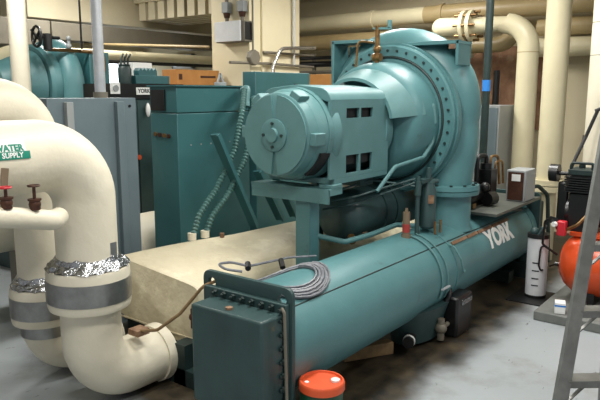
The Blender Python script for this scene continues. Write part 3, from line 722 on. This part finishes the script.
# second chiller in the back at left
c2=empty('water_chiller','second teal chiller, half hidden behind the grey cabinet at upper left','chiller',(4.45,7.2,0))
QX=4.05;QY=7.3;QZ=2.12
D=.28
mk('inlet_cone',MB().lathe((D,QY,QZ),(1,0,0),[(3.45,.1),(3.46,.24),(3.54,.28),(3.85,.40),(3.9,.42),(3.92,.1)],48),TEAL,c2)
mk('flange_ring',MB().lathe((D,QY,QZ),(1,0,0),[(3.92,.1),(3.92,.46),(3.96,.49),(4.03,.49),(4.08,.46),(4.08,.1)],56),TEAL,c2)
pts=[];rr=[]
for k in range(20):
    a=math.radians(190-190*k/19);pts.append((D+4.2,QY-.42*math.cos(a),QZ+.46*math.sin(a)));rr.append(.1+.05*k/19)
pts+=[(D+4.2,QY-.42,1.8),(D+4.2,QY-.42,1.3)];rr+=[.16,.16]
mk('volute',MB().tube(pts,rr,28),TEAL,c2)
mk('casing_lug',MB().box(D+4.06,D+4.3,QY+.1,QY+.60,2.44,2.47).box(D+4.06,D+4.3,QY+.57,QY+.60,2.2,2.47),TEALD,c2)
mk('side_case',MB().box(4.72,5.0,QY-.45,QY+.1,1.6,2.53),TEALC,c2,bev=.01)
mk('lower_body',MB().lathe((3.6,7.3,.75),(1,0,0),[(0,.1),(0,.55),(1.5,.55),(1.5,.1)],40).box(3.9,5.0,7.0,7.6,1.1,1.7).box(3.7,3.9,7.0,7.6,0,.4).box(4.85,5.05,7.0,7.6,0,.4),TEALD,c2)
# pipes at top left
vp=empty('vertical_water_pipe','upright cream pipe at the upper left near the black handwheel','pipe',(3.72,6.65,1.0))
mk('pipe',MB().cyl((3.72,6.65,.9),(3.72,6.65,CH),.095,n=28),CREAM,vp)
mk('flange',MB().cyl((3.72,6.65,.88),(3.72,6.65,.9),.15,n=28),CREAM,vp)
lo=thing('slim_pipe',MB().cyl((3.2,6.2,1.99),(3.2,6.2,2.0),.03,n=8),CREAM,'x','pipe');bpy.data.objects.remove(lo)
hw=empty('handwheel_valve','black handwheel valve right of the upright cream pipe','valve',(4.05,6.9,2.6))
mk('wheel',MB().tube([(4.02,6.8+.09*math.cos(2*PI*k/20),2.66+.11*math.sin(2*PI*k/20)) for k in range(20)],.016,8,closed=True).bar((4.02,6.72,2.6),(4.02,6.9,2.74),.02,.02).bar((4.02,6.72,2.73),(4.02,6.88,2.58),.02,.02),BLACKM,hw)
mk('body',MB().cyl((4.0,6.8,2.66),(4.3,6.8,2.66),.02,n=10).cyl((4.15,6.8,2.52),(4.15,6.8,2.7),.05,n=14),BLACKM,hw)
m=MB().tube(fillet([(4.15,6.85,2.53),(4.6,6.85,2.53),(4.9,6.85,2.53),(4.92,6.85,2.44),(4.92,6.85,2.3)],.04),.022,10)
thing('oil_return_pipe',m,BRASS,'thin brown pipe over the second chiller with a small valve','pipe')
thing('globe_valve',MB().cyl((4.45,6.85,2.553),(4.45,6.85,2.64),.02,n=10).sphere((4.45,6.85,2.67),.03,6).sphere((4.45,6.85,2.58),.035,6),GREYL,'small silver topped valve on the thin brown pipe','valve')
thing('cream_bend_pipe',MB().tube(fillet([(3.0,7.9,2.3),(3.9,7.9,2.34),(4.3,7.9,2.5),(5.4,7.9,2.5)],.2),.13,24),CREAMP,'cream pipe running behind the second chiller','pipe')

# ------------------------------------------------------------------ background pipes, right half
def pY(label,x,y0,y1,z,r,m_=None,bands=()):
    o=empty('overhead_pipe',label,'pipe',(x,(y0+y1)/2,z-r))
    mk('pipe',MB().cyl((x,y0,z),(x,y1,z),r,n=28),m_ or CREAMP,o)
    for b in bands: mk('joint_band',MB().cyl((x,b,z),(x,b+.06,z),r*1.12,n=28),m_ or CREAMP,o)
pY('upper cream pipe right of the column, topmost of the pair',9.1,4.6,8.9,3.2,.125,bands=(5.5,))
pY('lower cream pipe right of the column, bottom of the pair',9.15,5.0,8.9,2.88,.13,TANP)
pY('tan pipe running on behind the compressor top toward the elbow',9.1,2.0,4.6,3.2,.13,TANP,bands=(4.3,))
pY('dark thin pipe right of the column, upper of the dark pair',9.0,5.2,8.8,2.62,.03,BLACKM)
pY('fat dark pipe right of the column behind the control cabinet',9.1,5.2,8.8,2.52,.05,BLACKM)
pY('thin grey pipe right of the column, lowest of the dark set',8.9,5.4,8.8,2.38,.028,GREYD)
for k,y in enumerate((6.75,6.2)): thing('rack_upright',MB().box(9.15,9.19,y-.03,y+.03,0,2.7),GREYD,'grey rack upright behind the control cabinet, '+('left one' if k==0 else 'right one'),'rack')
pY('horizontal cream pipe at the top right corner',9.15,-.5,3.1,3.14,.07,CREAMP)
pY('fat tan horizontal pipe below the top right corner pipe',9.25,-.5,2.95,2.93,.12,TANP)
pY('cream horizontal pipe behind the two tall pipes, lowest at right',9.3,-.5,3.2,2.66,.13,CREAMP)
thing('hose_rack',MB().cyl((9.0,4.9,3.02),(9.0,4.9,3.6),.02,n=8).cyl((9.0,4.94,3.05),(9.0,4.86,3.05),.15,n=20),TANP,'tan pipe clamp on a rod above the compressor','clamp')
bpy.data.objects.remove([o for o in bpy.data.objects if o.name.startswith('hose_rack')][0])
# elbow A
pa=empty('condenser_water_pipe','cream pipe that bends from overhead down behind the compressor, with bolted flange','pipe',(8.5,2.83,0))
pts=[V((8.5,4.05,2.93)),V((8.5,3.15,2.93))]+arc((8.5,3.15,2.61),(0,0,1),(0,-1,0),.32,0,PI/2,12)+[V((8.5,2.83,0.02))]
mk('pipe',MB().tube(pts,.135,32),CREAMP,pa)
mk('end_cap',MB().sphere((8.5,4.05,2.93),.135,10),CREAMP,pa)
for y in(3.58,3.68): mk('flange',MB().cyl((8.5,y,2.93),(8.5,y+.05,2.93),.21,n=28),CREAMP,pa)
b_=mk('bolt',MB().cyl((8.5+.185,3.5,2.93),(8.5+.185,3.8,2.93),.018,n=8),BRASS,pa,loc=(8.5+.185,3.65,2.93))
copies(b_,[(8.5+.185*math.cos(2*PI*k/8),3.65,2.93+.185*math.sin(2*PI*k/8)) for k in range(1,8)])
mk('weld_ring',MB().cyl((8.5,2.83,2.55),(8.5,2.83,2.56),.137,n=28),TANP,pa)
pb=empty('bypass_pipe','smaller tan pipe with an elbow under the flanged cream bend','pipe',(9.2,3.9,2.4))
mk('pipe',MB().tube([V((9.2,4.9,2.72)),V((9.2,3.5,2.72))]+arc((9.2,3.5,2.92),(0,0,-1),(0,-1,0),.2,0,PI/2,8),.11,24),TANP,pb)
mk('flange',MB().cyl((9.2,3.9,2.72),(9.2,3.97,2.72),.18,n=24),CREAMP,pb)
# tall pipe B
pb=empty('condenser_water_pipe','tall upright cream pipe with a flange near its foot, left of the ladder','pipe',(8.0,2.33,0))
mk('pipe',MB().cyl((8.0,2.33,1.0),(8.0,2.33,CH),.142,n=36),CREAMP,pb)
mk('lower_pipe',MB().cyl((8.0,2.33,0),(8.0,2.33,.93),.105,n=32),CREAMP,pb)
mk('flange',MB().cyl((8.0,2.33,.86),(8.0,2.33,.925),.2,n=36).cyl((8.0,2.33,.935),(8.0,2.33,1.0),.2,n=36),CREAMP,pb)
# pipe C, right border
pc=empty('condenser_water_pipe','fat upright cream pipe at the right border above the air compressor','pipe',(7.3,1.57,0))
mk('pipe',MB().cyl((7.3,1.585,0),(7.3,1.585,CH),.19,n=40),CREAM,pc)
for z in(2.75,2.42): mk('seam_band',MB().cyl((7.3,1.585,z),(7.3,1.585,z+.006),.192,n=40),GREYD,pc)
o=empty('instrument_bracket','black piping bracket with clamps on the fat pipe at the right border','bracket',(7.0,1.45,2))
mk('bracket',MB().tube(fillet([(7.0,1.62,1.86),(7.0,1.45,1.94),(7.0,1.2,2.0)],.04),.018,8).cyl((7.0,1.45,1.3),(7.0,1.45,2.2),.012,n=8).bar((7.0,1.55,2.04),(7.0,1.3,2.04),.03,.03),BLACKM,o)
mk('black_cable',MB().tube(fillet([(7.0,1.6,1.86),(6.95,1.68,1.6),(6.8,1.76,1.3),(6.7,1.72,1.15)],.1),.018,8),BLACK,o)
# tall dark teal vertical pipe with blue tape
o=empty('drain_riser','thin dark vertical pipe with a blue tape band right of the compressor','pipe',(7.5,2.97,1.0))
mk('pipe',MB().cyl((7.5,2.97,1.3),(7.5,2.97,CH),.045,n=16),DGRN,o)
mk('tape',MB().cyl((7.5,2.97,2.06),(7.5,2.97,2.19),.048,n=16),BLUE,o)
mk('foot',MB().box(7.4,7.6,2.88,3.06,.0,.03).cyl((7.5,2.97,0.03),(7.5,2.97,1.3),.03,n=10),DGRN,o)
thing('drain_riser',MB().cyl((9.0,3.42,0),(9.0,3.42,2.35),.045,n=12),BLACKM,'thin black upright pipe beside the bending cream pipe','pipe')
# grey cabinet right
o=empty('electrical_cabinet','light grey electrical cabinet behind the compressor discharge pipe','cabinet',(8.3,3.3,0))
mk('body',MB().box(8.05,8.6,3.0,3.5,.0,1.88),GREYL,o,bev=.006)
mk('side_door',MB().box(8.03,8.049,3.02,3.24,.2,1.85),GREY,o)
thing('machine_frame',MB().box(9.0,9.4,3.95,5.3,2.20,2.26).box(9.0,9.4,4.0,4.06,0,2.2).box(9.0,9.4,5.2,5.26,0,2.2),BLACKM,'black steel frame against the brick behind the compressor','frame')
thing('green_switch_box',MB().box(8.8,8.98,3.88,4.1,1.8,2.1),TEALC,'small teal box left of the pipe with blue tape','box',bev=.01)
thing('black_pump',MB().sphere((9.2,3.6,1.75),.16,10,(1,1.4,.7)).cyl((9.2,3.75,1.68),(9.2,3.3,1.74),.07,n=14).box(9.0,9.4,3.4,3.8,0,1.66),BLACKM,'dark pump mounted before the brown brick wall','pump')
thing('wall_shelf',MB().box(9.3,9.64,3.0,5.0,1.42,1.5),REDP,'x','shelf');bpy.data.objects.remove([o for o in bpy.data.objects if o.name.startswith('wall_shelf')][0])
thing('wall_valve',MB().sphere((9.3,2.2,2.45),.07,8).cyl((9.3,2.2,2.45),(9.69,2.2,2.45),.04,n=12),BLACKM,'round black valve on the wall right of the tall upright pipe','valve')
thing('fire_bell',MB().cyl((9.6,1.95,2.25),(9.69,1.95,2.25),.09,n=18).box(9.6,9.69,1.9,2.0,2.0,2.36),BRNZ,'dark red wall valve beside the fat pipe at the right border','valve')
thing('light_switch',MB().box(9.66,9.7,2.28,2.38,1.28,1.45),GREYD,'grey switch box on the beige wall between upright pipes','switch',bev=.006)
# chrome conduits behind the control cabinet
o=empty('bent_conduit','bright curved metal conduit arching over the control cabinet','conduit',(7.3,6.1,2.0))
mk('conduit',MB().tube(fillet([(7.24,6.1,2.0),(7.28,6.1,2.42),(7.45,6.1,2.68),(8.3,6.1,2.73)],.2,8),.028,12),CHROME,o)
thing('bent_conduit',MB().tube(fillet([(6.5,6.22,2.45),(7.3,6.2,2.46),(8.4,6.2,2.44)],.1),.02,10),GREYD,'thin straight grey conduit crossing the column front','conduit')
thing('bent_conduit',MB().tube(fillet([(7.2,6.22,2.62),(7.4,6.2,2.62),(8.4,6.2,2.62)],.1),.018,10),GREYD,'upper thin grey conduit crossing the column front','conduit')
# cardboard / brass pieces behind lug
thing('cardboard_box',MB().box(7.6,8.3,5.2,5.7,2.1,2.3),CARD,'small brown carton seen between control cabinet and compressor','box',bev=.004)
thing('carton_stand',MB().box(7.55,8.35,5.15,5.75,0,2.09),GREYD,'grey stand under the small brown carton','stand')
for k,(x,y) in enumerate(((6.0,4.3),(6.3,4.2))):
    thing('tube_fitting',MB().cyl((x,y,1.9),(x,y,2.22),.02,n=10).sphere((x,y,2.22),.04,8).cyl((x,y,2.1),(x,y,2.16),.035,n=10),TEALM,'small teal tube fitting left of the compressor casing, '+('left one' if k==0 else 'right one'),'fitting')
for o in [o for o in bpy.data.objects if o.name.startswith('tube_fitting')]: bpy.data.objects.remove(o)

# ------------------------------------------------------------------ foreground right
# pail
pl=empty('oil_pail','dark green oil pail with a bright orange lid on the floor by the condenser','pail',(2.875,2.055,0))
mk('bucket',MB().lathe((2.875,2.055,0),(0,0,1),[(0,0),(0,.116),(.35,.131),(.35,0)],48),GREENL,pl)
ld=mk('lid',MB().lathe((2.872,2.05,.338),(0,0,1),[(0,.132),(.0,.136),(.035,.136),(.045,.133),(.05,.129),(.05,.121),(.038,.117),(.036,.06),(.038,0)],56),ORANGE,pl)
mk('spout_cap',MB().lathe((2.925,1.99,.372),(0,0,1),[(0,.027),(.014,.027),(.018,.02),(.018,0)],24),PAPER,ld)
mk('vent_cap',MB().lathe((2.812,2.115,.372),(0,0,1),[(0,.014),(.006,.013),(.007,0)],16),PAPER,ld)
mk('paper_label',MB().lathe((2.875,2.055,0),(0,0,1),[(.08,.1196),(.08,.1212),(.24,.1282),(.24,.1266)],30,math.radians(120),math.radians(215)),PAPER,pl)
# wooden block
thing('wood_block',MB().bar((4.28,2.38,.05),(3.9,2.6,.05),.09,.1),WOOD,'short weathered timber block poking out from under the condenser','timber',bev=.008)
# drip tray/black mat + white cylinder
thing('rubber_mat',MB().prism([(6.12,1.72),(6.62,1.72),(6.62,2.12),(6.12,2.12)],lambda a,b,d:V((a,b,d)),.0,.012),BLACK,'thin black mat under the white canister','mat')
wc=empty('white_canister','tall white cylindrical canister with black hooks standing on a black mat','canister',(6.4,1.92,.012))
mk('body',MB().cyl((6.4,1.92,.03),(6.4,1.92,.63),.1,n=40),WHITE,wc)
mk('base_ring',MB().cyl((6.4,1.92,.012),(6.4,1.92,.04),.104,n=40),BLACK,wc)
mk('top_ring',MB().cyl((6.4,1.92,.62),(6.4,1.92,.66),.106,n=40),BLACK,wc)
mk('top_fittings',MB().sphere((6.37,1.95,.68),.045,8).cyl((6.43,1.9,.66),(6.43,1.9,.72),.02,n=10).tube(fillet([(6.32,1.9,.66),(6.34,1.86,.74),(6.44,1.86,.74),(6.46,1.9,.66)],.03),.01,8),TEALD,wc)
def cyp(a,z,dr=.0): a=math.radians(a); return V((6.4+(.1+dr)*math.cos(a),1.92+(.1+dr)*math.sin(a),z))
m=MB().tube(fillet([cyp(225,.55,.004),cyp(212,.55,.016),cyp(208,.5,.016),cyp(205,.36,.016),cyp(215,.31,.016),cyp(230,.31,.004)],.03),.009,8)
mk('side_handle',m,BLACK,wc)
for z in(.37,.29,.21,.14): mk('black_stripe',MB().lathe((6.4,1.92,z),(0,0,1),[(0,.1),(0,.1025),(.012,.1025),(.012,.1)],20,math.radians(0),math.radians(38),ref=(-1,.15,0)),BLACK,wc)
# compressor skid
thing('concrete_plinth',MB().box(5.72,6.9,.55,1.72,0,.085),CONC,'low grey plinth under the orange air compressor','plinth',bev=.008)
thing('small_carton',MB().obox((5.82,1.52,.137),(.11,.09,.1),Matrix.Rotation(.3,3,'Z')),PAPER,'small white and blue carton on the plinth behind the ladder','box',bev=.003)
sc_=[o for o in bpy.data.objects if o.name=='small_carton'][0]
mk('blue_band',MB().obox((5.82,1.52,.16),(.112,.092,.016),Matrix.Rotation(.3,3,'Z')),BLUE,sc_)
ac=empty('air_compressor','orange red air compressor tank with a black pump behind the ladder','compressor',(6.35,1.1,.085))
TX,TZ,TR=6.36,.44,.30
mk('tank',MB().lathe((TX,0,TZ),(0,-1,0),[(-1.68,.0),(-1.675,.08),(-1.655,.16),(-1.61,.23),(-1.54,.28),(-1.47,.3),(-.55,.3),(-.46,.25),(-.4,.1),(-.39,0)],48),RED,ac)
mk('weld_band',MB().lathe((TX,0,TZ),(0,-1,0),[(-1.44,.3),(-1.44,.304),(-1.42,.304),(-1.42,.3)],48),BRNZ,ac)
mk('strap',MB().lathe((TX,0,TZ),(0,-1,0),[(-1.2,.3),(-1.2,.308),(-1.16,.308),(-1.16,.3)],48),BLACK,ac)
for y in(1.35,.7): mk('foot',MB().box(TX-.18,TX+.18,y-.03,y+.03,.085,.25),BLACKM,ac)
mk('drain_cock',MB().cyl((TX-.05,1.66,.4),(TX-.05,1.72,.4),.02,n=10).bar((TX-.05,1.71,.4),(TX-.1,1.76,.38),.015,.015),BLACKM,ac)
mk('mounting_deck',MB().box(TX-.16,TX+.16,.9,1.58,.72,.755),RED,ac)
pm=mk('pump_block',MB().box(TX-.12,TX+.14,1.30,1.56,.755,1.12).cyl((TX,1.6,.92),(TX,1.26,.92),.12,n=24),BLACKM,ac,bev=.012)
m=MB()
for k in range(7): m.box(TX-.16,TX+.18,1.27,1.60,1.13+.022*k,1.142+.022*k)
m.box(TX-.1,TX+.12,1.32,1.55,1.12,1.32)
mk('cylinder_fins',m,BLACKM,pm)
mk('pump_head',MB().box(TX-.13,TX+.15,1.29,1.58,1.29,1.34).cyl((TX-.04,1.36,1.34),(TX-.04,1.36,1.39),.04,n=12).cyl((TX+.05,1.5,1.34),(TX+.05,1.5,1.38),.03,n=12).tube(fillet([(TX-.1,1.56,1.34),(TX-.1,1.56,1.40),(TX-.1,1.36,1.40),(TX-.1,1.36,1.34)],.03),.014,8),DGRN,pm,bev=.006)
mk('pulley',MB().cyl((TX+.02,1.78,1.28),(TX+.02,1.70,1.28),.085,n=24).cyl((TX+.02,1.70,1.28),(TX+.02,1.5,1.28),.02,n=10),BLACKM,pm)
pm.location.y+=.06
mk('belt_guard',MB().box(TX+.0,TX+.24,1.66,1.76,.72,1.2),BLACKM,ac,bev=.02)
hg=mk('pressure_switch',MB().box(6.12,6.2,1.6,1.68,.72,.86),REDP,ac,bev=.012)
mk('gauge',MB().cyl((6.12,1.69,.83),(6.09,1.70,.83),.024,n=16),PAPER,hg)
mk('gauge_body',MB().cyl((6.16,1.7,.85),(6.12,1.74,.87),.032,n=12).tube(fillet([(6.14,1.74,.87),(6.17,1.80,.84),(6.2,1.82,.6),(6.28,1.7,.5)],.05),.012,8),BLACKM,hg)
mk('copper_pipe',MB().tube(fillet([(6.16,1.6,.78),(6.12,1.5,.84),(6.2,1.42,.95)],.04),.015,8),BRASS,hg)
thing('fire_hose_pipe',MB().cyl((8.4,2.02,0),(8.4,2.02,.95),.06,n=16),REDP,'red upright pipe stub right of the tall flanged cream pipe','pipe')

# stepladder ---------------------------------------------
ldr=empty('stepladder','aluminium stepladder leaning into the right foreground','ladder',(2.75,.4,0))
def rail(p,q,name,w=.058,d=.028):
    p=V(p);q=V(q);x=(q-p).normalized()
    # wide flange faces the camera-left/front
    n=V((-.78,-.62,.1));n=(n-x*n.dot(x)).normalized();y=n.cross(x)
    m=MB()
    M=Matrix((x,y,n)).transposed();L=(q-p).length;c=(p+q)/2
    m.obox(c,(L,w,.006),M).obox(c-y*(w/2-.003)+n*(-d/2),(L,.006,d),M).obox(c+y*(w/2-.003)+n*(-d/2),(L,.006,d),M)
    return mk(name,m,ALU,ldr,ang=30)
A0=V((2.40,.675,0));A1=V((3.846,.759,2.455))
LD=V((.63,-.77,0)) # direction of the steps
rail(A0,A1,'front_rail')
B0=A0+LD*.56;B1=A1+LD*.30
rail(B0,B1,'front_rail')
def lerp(a,b,t):return a+(b-a)*t
for k in range(1,8):
    t=(k*.28-.07)/2.455
    p=lerp(A0,A1,t);q=lerp(B0,B1,t)
    p=p+LD*.02;q=q-LD*.02
    back=V((.77,.63,0))
    m=MB().bar(p+back*.04,q+back*.04,.085,.006).bar(p-back*.002-V((0,0,.013)),q-back*.002-V((0,0,.013)),.004,.032)
    s_=mk('step',m,ALU,ldr)
    mk('step_brace',MB().bar(lerp(A0,A1,t-.05)+back*.03,p+LD*.14+back*.06-V((0,0,.008)),.016,.006),ALU,s_)
C0=A0+V((1.45,.72,0));C0=V((3.9,1.02,0))+V((.0,-.28,0));D0=C0+LD*.5
rail(C0,A1+V((.03,.0,0)),'rear_rail',.035,.02)
rail(D0,B1+V((.03,.0,0)),'rear_rail',.035,.02)
mk('rear_brace',MB().bar(lerp(C0,A1,.35),lerp(D0,B1,.15),.02,.006).bar(lerp(C0,A1,.15),lerp(D0,B1,.35),.02,.006),ALU,ldr)
mk('top_cap',MB().obox((A1+B1)/2+V((.03,.03,.02)),(.42,.2,.05),Matrix.Rotation(math.atan2(-.77,.63),3,'Z')),ORANGE,ldr,bev=.01)
for p in(A0,B0): mk('foot',MB().obox(p+V((0.01,0,.02)),(.04,.05,.045)),BLACK,ldr)

# ------------------------------------------------------------------ lamps (ceiling fluorescent fixtures out of view, added to light the room)
fx=None;n_=0
for (x,y,nm) in ((1.0,1.2,'near left'),(3.4,2.4,'over the condenser'),(6.2,2.6,'over the compressor'),(3.2,6.0,'over the second chiller'),(7.3,4.4,'far right'),(5.6,8.3,'far back'),(5.2,-.2,'near right')):
    o=empty('unseen_light_fixture','unseen ceiling fluorescent fixture '+nm,'light',(x,y,3.86),None)
    mk('housing',MB().box(x-.65,x+.65,y-.16,y+.16,3.93,4.0).box(x-.5,x-.48,y-.01,y+.01,4.0,CH).box(x+.48,x+.5,y-.01,y+.01,4.0,CH),WHITE,o)
    mk('diffuser',MB().box(x-.62,x+.62,y-.14,y+.14,3.90,3.929),LAMPM,o)
    l=bpy.data.lights.new('lamp','AREA');l.shape='RECTANGLE';l.size=1.3;l.size_y=.4;l.energy=84;l.color=(1,.985,.95)
    lo=bpy.data.objects.new('lamp',l);COL.objects.link(lo);lo.location=(x,y,3.88)

w=bpy.data.worlds.new('world');S.world=w;w.use_nodes=True
w.node_tree.nodes['Background'].inputs[0].default_value=(.93,.96,1,1)
w.node_tree.nodes['Background'].inputs[1].default_value=.42

GR={'overhead_pipe':'pipes running overhead behind the compressor','condenser_water_pipe':'upright condenser water pipes at the right','chilled_water_pipe':'chilled water pipe elbows at the left',
'flexible_conduit':'flexible conduits beside the motor','unseen_light_fixture':'unseen ceiling fluorescent fixtures','conduit_fitting':'conduits above the white control box','rack_upright':'rack uprights behind the control cabinet','supply_duct':'ducts under the ceiling at the left','cardboard_box':'brown cartons'}
for o in S.objects:
    b=o.name.split('.')[0]
    if o.parent is None and b in GR: o['group']=GR[b]

# ------------------------------------------------------------------ camera
cam=bpy.data.cameras.new('camera');co=bpy.data.objects.new('camera',cam);COL.objects.link(co)
cam.sensor_width=36;cam.lens=36*640/600;cam.clip_start=.05
co.location=(0,0,2.05)
th=math.atan(108/640);co.rotation_euler=(PI/2-th,0,math.radians(37.6)-PI/2)
S.camera=co
S.view_settings.view_transform='Standard';S.view_settings.look='None';S.view_settings.exposure=0.0;S.view_settings.gamma=1
S.view_settings.use_curve_mapping=False
